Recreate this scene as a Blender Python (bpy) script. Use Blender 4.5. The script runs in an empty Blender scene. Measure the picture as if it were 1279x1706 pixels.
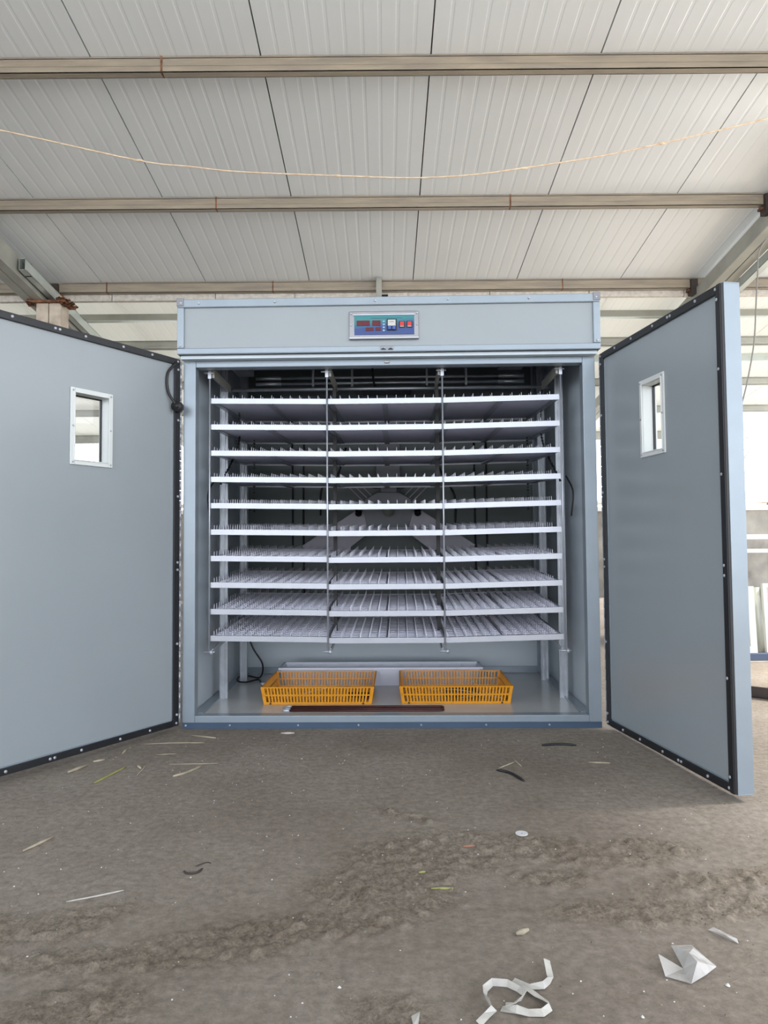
import bpy, math, random
from mathutils import Vector, Matrix, noise
random.seed(7)
C = bpy.context.scene.collection
rad = math.radians
# ------------------------------------------------------------------ camera, world, sun, exposure
cd = bpy.data.cameras.new('camera'); cam = bpy.data.objects.new('camera', cd); C.objects.link(cam)
cd.sensor_fit = 'VERTICAL'; cd.sensor_height = 36; cd.lens = 36*1175/1706; cd.clip_start = .05; cd.clip_end = 500
cam.matrix_world = Matrix.Translation((0, 0, .92)) @ Matrix.Rotation(rad(92.45), 4, 'X') @ Matrix.Rotation(rad(-.45), 4, 'Z')
bpy.context.scene.camera = cam
w = bpy.data.worlds.new('sky'); bpy.context.scene.world = w; w.use_nodes = True
wn = w.node_tree; bg = wn.nodes['Background']; bg.inputs[1].default_value = 1.0
tc = wn.nodes.new('ShaderNodeTexCoord'); sx = wn.nodes.new('ShaderNodeSeparateXYZ'); cr = wn.nodes.new('ShaderNodeValToRGB')
wn.links.new(tc.outputs['Generated'], sx.inputs[0]); wn.links.new(sx.outputs['Z'], cr.inputs[0]); wn.links.new(cr.outputs[0], bg.inputs[0])
cr.color_ramp.elements[0].color = (.92, .95, 1, 1); cr.color_ramp.elements[0].position = 0.0
cr.color_ramp.elements[1].color = (.20, .28, .42, 1); cr.color_ramp.elements[1].position = .75
bg.inputs[1].default_value = 3.2
sd = bpy.data.lights.new('sun', 'SUN'); sd.energy = 9.0; sd.angle = rad(15.0); sd.color = (1, .94, .86)
sun = bpy.data.objects.new('sun', sd); C.objects.link(sun)
sun.rotation_euler = Vector((-.76, -.10, -.66)).to_track_quat('-Z', 'Y').to_euler()
vs = bpy.context.scene.view_settings
vs.view_transform = 'Standard'; vs.look = 'None'; vs.gamma = 1; vs.use_curve_mapping = False; vs.exposure = 0.6

# ------------------------------------------------------------------ materials
def mat(name, col, rough=.5, metal=0, var=.0, scale=6, bump=0, bscale=60, spec=.5, col2=None, alpha=1, trans=0, stretch=None, coord='Object'):
    m = bpy.data.materials.new(name); m.use_nodes = True; n = m.node_tree; b = n.nodes['Principled BSDF']
    b.inputs['Base Color'].default_value = (*col, 1); b.inputs['Roughness'].default_value = rough
    b.inputs['Metallic'].default_value = metal; b.inputs['Specular IOR Level'].default_value = spec
    if trans: b.inputs['Transmission Weight'].default_value = trans
    if alpha < 1: b.inputs['Alpha'].default_value = alpha
    if var or bump:
        t = n.nodes.new('ShaderNodeTexCoord'); mp = n.nodes.new('ShaderNodeMapping'); n.links.new(t.outputs[coord], mp.inputs[0])
        if stretch: mp.inputs['Scale'].default_value = stretch
    if var:
        z = n.nodes.new('ShaderNodeTexNoise'); z.inputs['Scale'].default_value = scale; z.inputs['Detail'].default_value = 6
        n.links.new(mp.outputs[0], z.inputs['Vector']); r = n.nodes.new('ShaderNodeValToRGB')
        c2 = col2 or tuple(c*(1-var) for c in col)
        r.color_ramp.elements[0].position = .35; r.color_ramp.elements[1].position = .65
        r.color_ramp.elements[0].color = (*c2, 1); r.color_ramp.elements[1].color = (*col, 1)
        n.links.new(z.outputs['Fac'], r.inputs[0]); n.links.new(r.outputs[0], b.inputs['Base Color'])
    if bump:
        z2 = n.nodes.new('ShaderNodeTexNoise'); z2.inputs['Scale'].default_value = bscale; z2.inputs['Detail'].default_value = 5
        n.links.new(mp.outputs[0], z2.inputs['Vector']); bp = n.nodes.new('ShaderNodeBump'); bp.inputs['Strength'].default_value = bump
        bp.inputs['Distance'].default_value = .01
        n.links.new(z2.outputs['Fac'], bp.inputs['Height']); n.links.new(bp.outputs[0], b.inputs['Normal'])
    return m
M = {}
M['panel'] = mat('painted_steel_panel', (.292, .326, .345), .26, var=.05, scale=1.5, bump=.04, bscale=3)
M['alu'] = mat('coated_aluminium', (.275, .325, .37), .3, .25, var=.06, scale=8)
M['bright'] = mat('bright_aluminium', (.44, .46, .51), .3, .45, var=.06, scale=10)
M['zinc'] = mat('zinc_steel', (.55, .58, .62), .35, .8, var=.15, scale=20)
M['chrome'] = mat('polished_steel', (.22, .22, .23), .3, .9, var=.1, scale=12)
M['gasket'] = mat('black_rubber', (.012, .013, .016), .45, var=.2, scale=20)
M['kick'] = mat('blue_film', (.05, .085, .14), .35, var=.15, scale=5)
M['inner'] = mat('inner_steel', (.53, .60, .65), .38, .1, var=.06, scale=2)
M['intfloor'] = mat('galvanised_floor', (.56, .575, .57), .3, .2, var=.12, scale=4)
M['backshade'] = mat('dark_grey_green_shade', (.14, .165, .165), .45, .1, var=.12, scale=3)  # dark tone for the shade on the upper back wall
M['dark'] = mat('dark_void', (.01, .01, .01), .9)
M['tray'] = mat('white_plastic_tray', (.76, .76, .84), .5, var=.05, scale=15)
M['pins'] = mat('greyish_plastic_pins', (.58, .58, .65), .5)
M['yellow'] = mat('yellow_plastic', (.68, .28, .01), .4, var=.1, scale=6)
M['bin'] = mat('white_plastic', (.68, .72, .82), .4, var=.04, scale=6)
M['roof'] = mat('white_roof_steel', (.88, .905, .91), .13, spec=.7, var=.05, scale=.9, bump=.05, bscale=2.5)
M['purlin'] = mat('primed_purlin', (.385, .325, .245), .55, var=.2, scale=7, col2=(.29, .25, .20), stretch=(.4, 3, 3), bump=.2, bscale=30)
M['galv'] = mat('galvanised_beam', (.42, .42, .37), .45, .2, var=.25, scale=3)
M['newgalv'] = mat('new_galvanised_tube', (.62, .67, .63), .3, .5, var=.1, scale=6)
M['foam'] = mat('white_foam', (.72, .67, .60), .9, var=.2, scale=30, bump=.6, bscale=80)
M['rust'] = mat('rusty_steel', (.30, .13, .06), .85, var=.6, scale=18, col2=(.09, .04, .025), bump=.6, bscale=50)
M['column'] = mat('peeling_paint_column', (.60, .52, .42), .65, var=.3, scale=9, col2=(.40, .33, .26), bump=.2)
M['black'] = mat('black_cable', (.012, .012, .014), .5)
M['heater'] = mat('copper_brown_tube', (.075, .028, .024), .35, .4, var=.2, scale=20)
M['motor'] = mat('grey_cast_metal', (.24, .25, .28), .5, .3, var=.15)
M['blade'] = mat('dull_steel_blade', (.36, .35, .40), .45, .4, var=.1)
M['rope'] = mat('straw_rope', (.80, .68, .50), .8, var=.4, scale=30, col2=(.66, .46, .30))
M['wire'] = mat('grey_wire', (.25, .24, .22), .6)
M['wood'] = mat('dry_straw', (.44, .38, .28), .8, var=.3, scale=20)
M['green'] = mat('dry_green_stem', (.36, .36, .12), .8, var=.3, scale=20)
M['redwood'] = mat('reddish_chip', (.36, .18, .12), .8, var=.3)
M['film'] = mat('clear_crumpled_film', (.66, .65, .63), .25, alpha=.5, var=.2, scale=25, col2=(.55, .53, .5), bump=.5, bscale=40)
M['ribbon'] = mat('white_strapping', (.52, .50, .45), .4, var=.25, scale=25)
M['paperdisc'] = mat('grey_disc', (.62, .62, .62), .5)
M['conc'] = mat('mottled_concrete', (.38, .35, .30), .9, var=.45, scale=2.2, bump=.4)
M['whiteframe'] = mat('white_metal_frame', (.75, .74, .70), .5, var=.08)
M['sheet'] = mat('film_wrapped_sheet', (.55, .57, .48), .25, alpha=.85, var=.4, scale=9, col2=(.28, .29, .24), stretch=(1, 1, .15), bump=.4, bscale=10)
M['bluebar'] = mat('blue_steel_bar', (.07, .10, .17), .5)
M['darksteel'] = mat('dark_angle_steel', (.05, .035, .03), .6, var=.3)
M['bark'] = mat('pale_bark', (.35, .35, .34), .9)
M['lcd'] = mat('dark_red_display', (.10, .006, .014), .3, spec=.3)
M['red'] = mat('red_rocker', (.5, .008, .012), .25)
M['brk'] = mat('white_breaker', (.5, .5, .47), .4)
M['blue'] = mat('blue_lever', (.03, .08, .30), .4)
M['ltblue'] = mat('pale_blue_print', (.22, .42, .58), .4)
M['teal'] = mat('teal_print', (.01, .10, .14), .4)
def face_mat():
    m = mat('control_face', (.02, .30, .36), .3); n = m.node_tree; b = n.nodes['Principled BSDF']
    t = n.nodes.new('ShaderNodeTexCoord'); s = n.nodes.new('ShaderNodeSeparateXYZ'); n.links.new(t.outputs['Object'], s.inputs[0])
    wv = n.nodes.new('ShaderNodeMath'); wv.operation = 'MULTIPLY_ADD'; wv.inputs[1].default_value = -.10
    n.links.new(s.outputs['X'], wv.inputs[0]); n.links.new(s.outputs['Z'], wv.inputs[2])
    mr = n.nodes.new('ShaderNodeMapRange'); mr.inputs[1].default_value = 1.965; mr.inputs[2].default_value = 2.045
    r = n.nodes.new('ShaderNodeValToRGB'); e = r.color_ramp.elements
    e[0].color = (.008, .04, .20, 1); e[1].color = (.012, .19, .21, 1)
    e[0].position = .30; e[1].position = .72
    n.links.new(wv.outputs[0], mr.inputs[0]); n.links.new(mr.outputs[0], r.inputs[0]); n.links.new(r.outputs[0], b.inputs['Base Color'])
    return m
M['face'] = face_mat()
def glass_mat():
    m = bpy.data.materials.new('window_glass'); m.use_nodes = True; n = m.node_tree
    for x in list(n.nodes): n.nodes.remove(x)
    o = n.nodes.new('ShaderNodeOutputMaterial'); t = n.nodes.new('ShaderNodeBsdfTransparent'); g = n.nodes.new('ShaderNodeBsdfGlossy')
    g.inputs['Roughness'].default_value = .02; t.inputs[0].default_value = (.95, .97, .97, 1)
    f = n.nodes.new('ShaderNodeFresnel'); x = n.nodes.new('ShaderNodeMixShader')
    n.links.new(f.outputs[0], x.inputs[0]); n.links.new(t.outputs[0], x.inputs[1]); n.links.new(g.outputs[0], x.inputs[2]); n.links.new(x.outputs[0], o.inputs[0])
    return m
M['glass'] = glass_mat()
def floor_mat():
    m = bpy.data.materials.new('packed_dirt_concrete'); m.use_nodes = True; n = m.node_tree; b = n.nodes['Principled BSDF']; L = n.links.new
    t = n.nodes.new('ShaderNodeTexCoord')
    def ns(sc, det=8, rg=.6, st=None):
        z = n.nodes.new('ShaderNodeTexNoise'); z.inputs['Scale'].default_value = sc; z.inputs['Detail'].default_value = det; z.inputs['Roughness'].default_value = rg
        if st:
            mp = n.nodes.new('ShaderNodeMapping'); mp.inputs['Scale'].default_value = st; L(t.outputs['Object'], mp.inputs[0]); L(mp.outputs[0], z.inputs['Vector'])
        else: L(t.outputs['Object'], z.inputs['Vector'])
        return z
    a = ns(1.3); r = n.nodes.new('ShaderNodeValToRGB'); L(a.outputs['Fac'], r.inputs[0])
    e = r.color_ramp.elements; e[0].position = .34; e[0].color = (.225, .19, .155, 1); e[1].position = .66; e[1].color = (.32, .28, .24, 1)
    f = ns(38, 8, .7); r2 = n.nodes.new('ShaderNodeValToRGB'); L(f.outputs['Fac'], r2.inputs[0])
    e = r2.color_ramp.elements; e[0].position = .3; e[0].color = (.62, .60, .57, 1); e[1].position = .7; e[1].color = (1.12, 1.12, 1.1, 1)
    mx = n.nodes.new('ShaderNodeMix'); mx.data_type = 'RGBA'; mx.blend_type = 'MULTIPLY'; mx.inputs[0].default_value = 1
    L(r.outputs[0], mx.inputs[6]); L(r2.outputs[0], mx.inputs[7])
    # pale grit specks
    v = n.nodes.new('ShaderNodeTexVoronoi'); v.inputs['Scale'].default_value = 38; L(t.outputs['Object'], v.inputs['Vector'])
    lt = n.nodes.new('ShaderNodeMath'); lt.operation = 'LESS_THAN'; lt.inputs[1].default_value = .06; L(v.outputs['Distance'], lt.inputs[0])
    k = ns(2.5, 3); gt = n.nodes.new('ShaderNodeMath'); gt.operation = 'GREATER_THAN'; gt.inputs[1].default_value = .55; L(k.outputs['Fac'], gt.inputs[0])
    mu = n.nodes.new('ShaderNodeMath'); mu.operation = 'MULTIPLY'; L(lt.outputs[0], mu.inputs[0]); L(gt.outputs[0], mu.inputs[1])
    mx2 = n.nodes.new('ShaderNodeMix'); mx2.data_type = 'RGBA'; L(mu.outputs[0], mx2.inputs[0]); L(mx.outputs[2], mx2.inputs[6]); mx2.inputs[7].default_value = (.42, .40, .37, 1)
    # darker crumbly patches carried by a vertex attribute (rough ground)
    at = n.nodes.new('ShaderNodeAttribute'); at.attribute_name = 'rough'
    g = ns(95, 6, .8); r3 = n.nodes.new('ShaderNodeValToRGB'); L(g.outputs['Fac'], r3.inputs[0]); e = r3.color_ramp.elements
    e[0].position = .35; e[0].color = (.50, .47, .44, 1); e[1].position = .58; e[1].color = (1.05, 1.04, 1.0, 1)
    mx3 = n.nodes.new('ShaderNodeMix'); mx3.data_type = 'RGBA'; mx3.blend_type = 'MULTIPLY'; L(at.outputs['Fac'], mx3.inputs[0]); L(mx2.outputs[2], mx3.inputs[6]); L(r3.outputs[0], mx3.inputs[7])
    L(mx3.outputs[2], b.inputs['Base Color']); b.inputs['Roughness'].default_value = .85; b.inputs['Specular IOR Level'].default_value = .25
    bp = n.nodes.new('ShaderNodeBump'); bp.inputs['Strength'].default_value = .55; bp.inputs['Distance'].default_value = .012
    h = ns(55, 9, .72); L(h.outputs['Fac'], bp.inputs['Height'])
    bp2 = n.nodes.new('ShaderNodeBump'); bp2.inputs['Strength'].default_value = .10; bp2.inputs['Distance'].default_value = .03
    h2 = ns(7, 6, .6, (1, 2.6, 1)); L(h2.outputs['Fac'], bp2.inputs['Height']); L(bp2.outputs[0], bp.inputs['Normal']); L(bp.outputs[0], b.inputs['Normal'])
    return m
M['floor'] = floor_mat()
def clear_mat():
    m = bpy.data.materials.new('translucent_roof_sheet'); m.use_nodes = True; n = m.node_tree; b = n.nodes['Principled BSDF']
    b.inputs['Base Color'].default_value = (.84, .84, .80, 1); b.inputs['Roughness'].default_value = .35
    t = n.nodes.new('ShaderNodeBsdfTranslucent'); t.inputs[0].default_value = (.82, .80, .74, 1); x = n.nodes.new('ShaderNodeMixShader'); x.inputs[0].default_value = .30
    n.links.new(b.outputs[0], x.inputs[1]); n.links.new(t.outputs[0], x.inputs[2]); n.links.new(x.outputs[0], n.nodes['Material Output'].inputs[0])
    return m
M['clearroof'] = clear_mat()
M['bounce_yard'] = mat('pale_bounce_ground', (.66, .64, .59), .9, var=.15, scale=.5)  # kept pale to bounce light up to the roof

# ------------------------------------------------------------------ mesh helpers
class MB:
    def __init__(s): s.v = []; s.f = []
    def add(s, vs, fs):
        o = len(s.v); s.v += [tuple(p) for p in vs]; s.f += [tuple(i+o for i in f) for f in fs]; return s
    def box(s, x0, x1, y0, y1, z0, z1, T=None):
        v = [(x, y, z) for z in (z0, z1) for y in (y0, y1) for x in (x0, x1)]
        if T: v = [T @ Vector(p) for p in v]
        return s.add(v, [(0,2,3,1),(4,5,7,6),(0,1,5,4),(2,6,7,3),(0,4,6,2),(1,3,7,5)])
    def bar(s, a, b, w, h, up=(0,0,1)):
        a = Vector(a); b = Vector(b); d = (b-a); L = d.length; d.normalize(); u = Vector(up); r = d.cross(u).normalized(); u = r.cross(d)
        T = Matrix((( r.x, d.x, u.x, a.x), (r.y, d.y, u.y, a.y), (r.z, d.z, u.z, a.z), (0,0,0,1)))
        return s.box(-w/2, w/2, 0, L, -h/2, h/2, T)
    def tube(s, pts, r, n=8, cap=True, rs=None):
        pts = [Vector(p) for p in pts]; rings = []; prev = None
        for i, p in enumerate(pts):
            d = (pts[min(i+1, len(pts)-1)] - pts[max(i-1, 0)]).normalized()
            if prev is None:
                u = d.cross(Vector((0,0,1)));
                if u.length < .01: u = d.cross(Vector((1,0,0)))
            else: u = prev - d*prev.dot(d)
            u.normalize(); prev = u; q = d.cross(u); rr = rs[i] if rs else r
            rings.append([p + (u*math.cos(2*math.pi*k/n) + q*math.sin(2*math.pi*k/n))*rr for k in range(n)])
        v = [p for g in rings for p in g]; f = []
        for i in range(len(pts)-1):
            for k in range(n): f.append((i*n+k, i*n+(k+1)%n, (i+1)*n+(k+1)%n, (i+1)*n+k))
        if cap: f.append(tuple(range(n))[::-1]); f.append(tuple((len(pts)-1)*n+k for k in range(n)))
        return s.add(v, f)
    def prism(s, poly, z0, z1, T=None):     # poly in xy
        n = len(poly); v = [(x, y, z0) for x, y in poly] + [(x, y, z1) for x, y in poly]
        if T: v = [T @ Vector(p) for p in v]
        f = [tuple(range(n))[::-1], tuple(range(n, 2*n))] + [(i, (i+1) % n, n+(i+1) % n, n+i) for i in range(n)]
        return s.add(v, f)
    def build(s, name, m, parent=None, bevel=0, smooth=False):
        me = bpy.data.meshes.new(name); me.from_pydata(s.v, [], s.f); me.validate(); me.update()
        me.materials.append(M[m] if isinstance(m, str) else m)
        o = bpy.data.objects.new(name, me); C.objects.link(o)
        if parent: o.parent = parent
        if smooth:
            for p in me.polygons: p.use_smooth = True
        if bevel:
            b = o.modifiers.new('bevel', 'BEVEL'); b.width = bevel; b.segments = 2; b.limit_method = 'ANGLE'
        return o
def XZ(y0=0): return Matrix(((1,0,0,0),(0,0,-1,y0),(0,1,0,0),(0,0,0,1)))   # prism drawn in x-z, thickness towards -y
def tag(o, label=None, cat=None, group=None, kind=None):
    if label: o['label'] = label
    if cat: o['category'] = cat
    if group: o['group'] = group
    if kind: o['kind'] = kind
    return o
def empty(name, loc=(0,0,0), rz=0, parent=None):
    o = bpy.data.objects.new(name, None); C.objects.link(o); o.location = loc; o.rotation_euler = (0, 0, rz); o.empty_display_size = .1
    if parent: o.parent = parent
    return o
_b = MB.build
def _build(self, name, *a, **k):
    o = _b(self, name, *a, **k)
    if name == 'screws': o['kind'] = 'stuff'
    return o
MB.build = _build
def screw(mb, p, d, r=.006):
    p = Vector(p); d = Vector(d); mb.tube([p - d*.002, p+d*.003, p+d*.005], r, 8, rs=[r, r, r*.5])

# ------------------------------------------------------------------ floor
RZ = lambda y: 4.12 - .126*y
def smooth(a, b, x): t = max(0, min(1, (x-a)/(b-a))); return t*t*(3-2*t)
patches = [(.12, 2.10, .30, .16, 20), (.45, 2.15, .34, .10, -8), (.0, 1.90, .22, .13, 0), (-.22, 1.72, .36, .07, 12), (-.62, 1.60, .36, .05, 4), (-.78, 1.75, .16, .08, 20),
           (-.62, 1.42, .14, .12, 0), (.0, 1.40, .10, .10, 0), (.80, 2.15, .14, .07, 0), (.45, 1.96, .14, .05, 0), (.95, 1.95, .3, .06, 10), (.06, 2.42, .12, .03, -30), (-1.0, 1.7, .12, .1, 0), (.75, 1.80, .35, .07, 5)]
def roughness(x, y):
    m = 0
    for cx, cy, a, b, an in patches:
        c, s_ = math.cos(rad(an)), math.sin(rad(an)); dx, dy = x-cx, y-cy
        q = ((dx*c+dy*s_)/a)**2 + ((-dx*s_+dy*c)/b)**2
        m = max(m, 1 - smooth(.3, 1.9, q + .9*noise.noise(Vector((x*7, y*7, 3)))))
    return m
def grid_line(lo, hi, a, b, st):
    g = []; x = a
    while x < b: g.append(x); x += st
    g.append(b); o = []; d = st; x = a
    while x > lo: d *= 1.35; x -= d; o.append(x)
    o.reverse(); g = o+g; x = b; d = st
    while x < hi: d *= 1.35; x += d; g.append(x)
    return g
gx = grid_line(-80, 80, -1.6, 2.2, .011); gy = grid_line(-60, 120, 1.15, 3.2, .010)
vs_, att = [], []
for y in gy:
    for x in gx:
        near = -1.7 < x < 2.3 and 1 < y < 3.6
        if near:
            m = roughness(x, y); z = (noise.noise(Vector((x*1.7, y*1.7, 0)))-.2)*.006
            z += m*(max(0, noise.noise(Vector((x*32, y*32, 5))))*.020 + noise.noise(Vector((x*70, y*70, 9)))*.006)
            z += noise.noise(Vector((x*22, y*45, 1)))*.0012
            z *= 1 - smooth(3.1, 3.35, y)
        else: m = 0; z = 0
        vs_.append((x, y, z)); att.append(m)
nx = len(gx); fs_ = [(j*nx+i, j*nx+i+1, (j+1)*nx+i+1, (j+1)*nx+i) for j in range(len(gy)-1) for i in range(nx-1)]
fl = MB(); fl.v = vs_; fl.f = fs_; flo = fl.build('floor', 'floor', smooth=True); tag(flo, 'packed grey brown dirt floor with crumbly patches', kind='structure')
a_ = flo.data.attributes.new('rough', 'FLOAT', 'POINT'); a_.data.foreach_set('value', att)
def gz(x, y):
    if not (-1.6 < x < 2.2 and 1.1 < y < 3.4): return 0
    m = roughness(x, y)
    z = (noise.noise(Vector((x*1.7, y*1.7, 0)))-.2)*.006 + m*(max(0, noise.noise(Vector((x*32, y*32, 5))))*.020+noise.noise(Vector((x*70, y*70, 9)))*.006)
    return z*(1-smooth(3.1, 3.35, y))
# crumbs of dirt and grit (uncountable)
cb = MB(); cw = MB()
def lump(mb, x, y, z, r):
    a = random.random()*6; pts = []
    for k in range(5): pts.append((x+r*math.cos(a+k*1.257)*random.uniform(.7, 1.2), y+r*math.sin(a+k*1.257)*random.uniform(.7, 1.2), z-r*.2))
    pts.append((x+random.uniform(-.3, .3)*r, y+random.uniform(-.3, .3)*r, z+r*random.uniform(.4, .8)))
    mb.add(pts, [(k, (k+1) % 5, 5) for k in range(5)])
for i in range(5200):
    x = random.uniform(-1.3, 1.5); y = random.uniform(1.25, 3.3)
    m = roughness(x, y)
    if random.random() < .12 + m*1.0: lump(cb, x, y, gz(x, y), random.uniform(.0015, .0035) if random.random() < .85 else random.uniform(.004, .007))
for i in range(330):
    x = random.uniform(-1.3, 1.4); y = random.uniform(1.3, 3.4); lump(cw, x, y, gz(x, y)+.0005, random.uniform(.0014, .0032))
M['crumb'] = mat('dirt_crumb', (.20, .175, .145), .95, var=.4, scale=40); M['grit'] = mat('pale_grit', (.58, .57, .54), .8)
tag(cb.build('dirt_crumbs', 'crumb'), 'loose brown dirt crumbs scattered over the ground in front of the cabinet', 'dirt', kind='stuff')
tag(cw.build('pale_grit', 'grit'), 'tiny pale specks of grit scattered over the dirt floor', 'grit', kind='stuff')

# ------------------------------------------------------------------ roof, purlins, rafters
YR0, YR1 = -4.0, 11.5; PW = .95; X0 = .282
ceil = empty('ceiling'); tag(ceil, 'ribbed white steel roof panels sloping down to the back', kind='structure')
prof = [(.004, 0)]
for k in range(9):
    c = .095*(k+1)
    prof += [(c-.012, 0), (c-.006, .0013), (c+.006, .0013), (c+.012, 0)] if k % 1 == 0 else []
prof += [(PW-.004, 0), (PW-.004, .05), (.004, .05)]
n_ = len(prof); YS = 6.42
def roof_run(y0, y1, m, k0, k1):
    pm = MB(); v0 = [(x, y0, RZ(y0)+z) for x, z in prof] + [(x, y1, RZ(y1)+z) for x, z in prof]
    pm.add(v0, [tuple(range(n_)), tuple(range(n_, 2*n_))[::-1]] + [(i, n_+i, n_+(i+1) % n_, (i+1) % n_) for i in range(n_)])
    pp = None
    for k in range(k0, k1):
        if pp is None: pp = pm.build('roof_panel', m, ceil); o = pp
        else: o = pp.copy(); C.objects.link(o)
        o.location = (X0+PW*k, 0, 0)
roof_run(YR0, YS-.01, 'roof', -9, 6); roof_run(YS, YR1, 'clearroof', -9, 6)
MB().add([(-8.4, YR0, RZ(YR0)+.051), (6.0, YR0, RZ(YR0)+.051), (6.0, YS+.09, RZ(YS+.09)+.051), (-8.4, YS+.09, RZ(YS+.09)+.051)], [(0,1,2,3)]).build('top_skin', 'galv', ceil)
XL, XR = -8.25, 5.9
def purlin(y, label, x0=XL, x1=XR, h=.095, wd=.05, m='purlin', joints=()):
    e = empty('roof_purlin', (0, y, 0)); tag(e, label, 'beam', 'purlins across the roof')
    xs = [x0, *joints, x1]
    for i in range(len(xs)-1):
        mb = MB(); zt = RZ(y)-.003; a, b = xs[i]+.003, xs[i+1]-.003
        mb.box(a, b, 0, .004, zt-h, zt).box(a, b, 0, wd, zt-h, zt-h+.004).box(a, b, 0, wd, zt-wd*.126-.006, zt-wd*.126-.002).box(a, b, wd-.004, wd, zt-h, zt-h+.022)
        mb.box(a, b, -.0025, 0, zt-h*.62, zt-h*.56)
        mb.build('purlin_length', m, e)
        if i: MB().box(xs[i]-.005, xs[i]+.005, -.004, wd, zt-h-.001, zt).build('joint', 'rust', e)
    return e
purlin(2.55, 'steel roof purlin overhead, nearest the camera', joints=(-.4,))
purlin(3.82, 'beige steel roof purlin crossing the top of the picture', joints=(-1.22,), h=.09)
purlin(5.10, 'beige steel roof purlin second from the top of the picture', joints=(-1.22, .95), h=.09)
purlin(6.36, 'beige steel purlin right above the cabinet, edged with foam', joints=(-2.52, -1.0, 1.65))
purlin(7.66, 'pale purlin just behind the cabinet top, second beyond the foam edged one', m='galv')
purlin(8.93, 'pale purlin third beyond the foam edged one', m='galv')
purlin(10.05, 'pale purlin fourth beyond the foam edged one, near the low end', m='galv')
purlin(11.35, 'pale purlin along the low far end of the roof', m='galv', h=.13)
e = empty('tie_beam', (0, 7.0, 0)); tag(e, 'slim grey tie beam between the foam edged purlin and the next', 'beam')
MB().box(XL, XR, 0, .05, RZ(7.0)-.07, RZ(7.0)-.006).build('web', 'galv', e); MB().box(XL, XR, -.004, .05, RZ(7.0)-.078, RZ(7.0)-.07).build('lip', 'newgalv', e)
e = empty('tie_beam', (0, 8.15, 0)); tag(e, 'slim white tie beam beyond the second pale purlin', 'beam')
MB().box(XL, XR, 0, .05, RZ(8.15)-.09, RZ(8.15)-.006).build('web', 'newgalv', e)
fm = MB()
x = XL
while x < XR:
    L_ = random.uniform(.5, 1.1); z = RZ(6.43); dz = random.uniform(0, .012)
    fm.box(x, min(x+L_-.006, XR), 6.42, 6.47, z-.135-dz, z-.008); x += L_
tag(fm.build('foam_strip', 'foam', bevel=.004), 'rough white foam filler strip behind the purlin above the cabinet', 'foam')
def rafter(x0, x1, h, label, y0=-1.5, y1=11.4):
    e = empty('roof_rafter', (x0, 0, 0)); tag(e, label, 'beam', 'sloping rafters'); mid = (x1-x0)/2
    for a, b in ((0, mid-.003), (mid+.003, x1-x0)):
        mb = MB(); s = y1-y0
        mb.add([(a, y0, RZ(y0)-.1-h), (b, y0, RZ(y0)-.1-h), (b, y0, RZ(y0)-.1), (a, y0, RZ(y0)-.1), (a, y1, RZ(y1)-.1-h), (b, y1, RZ(y1)-.1-h), (b, y1, RZ(y1)-.1), (a, y1, RZ(y1)-.1)],
               [(0,1,2,3), (7,6,5,4), (0,4,5,1), (3,2,6,7), (0,3,7,4), (1,5,6,2)])
        mb.build('channel', 'galv', e, bevel=.006)
    return e
rafter(-3.17, -2.99, .17, 'double channel rafter at the left, above the rusty column')
rafter(2.86, 3.04, .13, 'double channel rafter at the right, above the open door')
for sx, lab in ((-2.985, 'left'), (2.845, 'right')):
    for y, wh in ((5.10, 'second from the top of the picture'), (6.36, 'above the cabinet')):
        if lab == 'left' and y < 6: continue
        b = empty('purlin_bracket', (sx, y, 0)); tag(b, 'black bracket at the %s end of the purlin %s' % (lab, wh), 'bracket', 'purlin brackets')
        MB().box(-.03, .03, -.03, .05, RZ(y)-.16, RZ(y)-.02).build('angle_plate', 'darksteel', b); MB().box(-.05, .05, .0, .05, RZ(y)-.125, RZ(y)-.108).build('seat_plate', 'rust', b)
def sq_tube(y0, y1, xc, zo, w_, h_, label):
    e = empty('square_tube', (xc, y0, 0)); tag(e, label, 'tube'); t = .004
    def q(x0, x1, z0, z1, nm='wall_side'):
        MB().add([(x0, 0, RZ(y0)-zo+z0), (x1, 0, RZ(y0)-zo+z0), (x1, 0, RZ(y0)-zo+z1), (x0, 0, RZ(y0)-zo+z1), (x0, y1-y0, RZ(y1)-zo+z0), (x1, y1-y0, RZ(y1)-zo+z0), (x1, y1-y0, RZ(y1)-zo+z1), (x0, y1-y0, RZ(y1)-zo+z1)],
                 [(0,1,2,3), (7,6,5,4), (0,4,5,1), (3,2,6,7), (0,3,7,4), (1,5,6,2)]).build(nm, 'newgalv', e)
    q(-w_/2, w_/2, 0, t, 'lower_face'); q(-w_/2, w_/2, h_-t, h_, 'upper_face'); q(-w_/2, -w_/2+t, 0, h_); q(w_/2-t, w_/2, 0, h_)
    MB().box(-w_/2+t, w_/2-t, .10, .11, RZ(y0)-zo+.003-.02, RZ(y0)-zo+h_-t).build('dark_inside', 'dark', e)  # black plate stands in for the shade inside the open tube
    return e
sq_tube(5.68, 7.25, -2.945, .235, .055, .095, 'open ended galvanised square tube lying along the left rafter')
sq_tube(5.25, 6.6, 3.09, .29, .06, .075, 'open ended galvanised square tube along the outer side of the right rafter')
# hanger over the header
hg = empty('hanger_bracket', (0, 6.33, 0)); tag(hg, 'short vertical steel hanger with a dark open end above the header', 'bracket')
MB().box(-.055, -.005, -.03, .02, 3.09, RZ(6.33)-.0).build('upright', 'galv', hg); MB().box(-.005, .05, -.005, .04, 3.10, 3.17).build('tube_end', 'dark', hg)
MB().box(-.005, .052, -.01, .045, 3.17, 3.18).build('tube_top', 'galv', hg)
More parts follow.
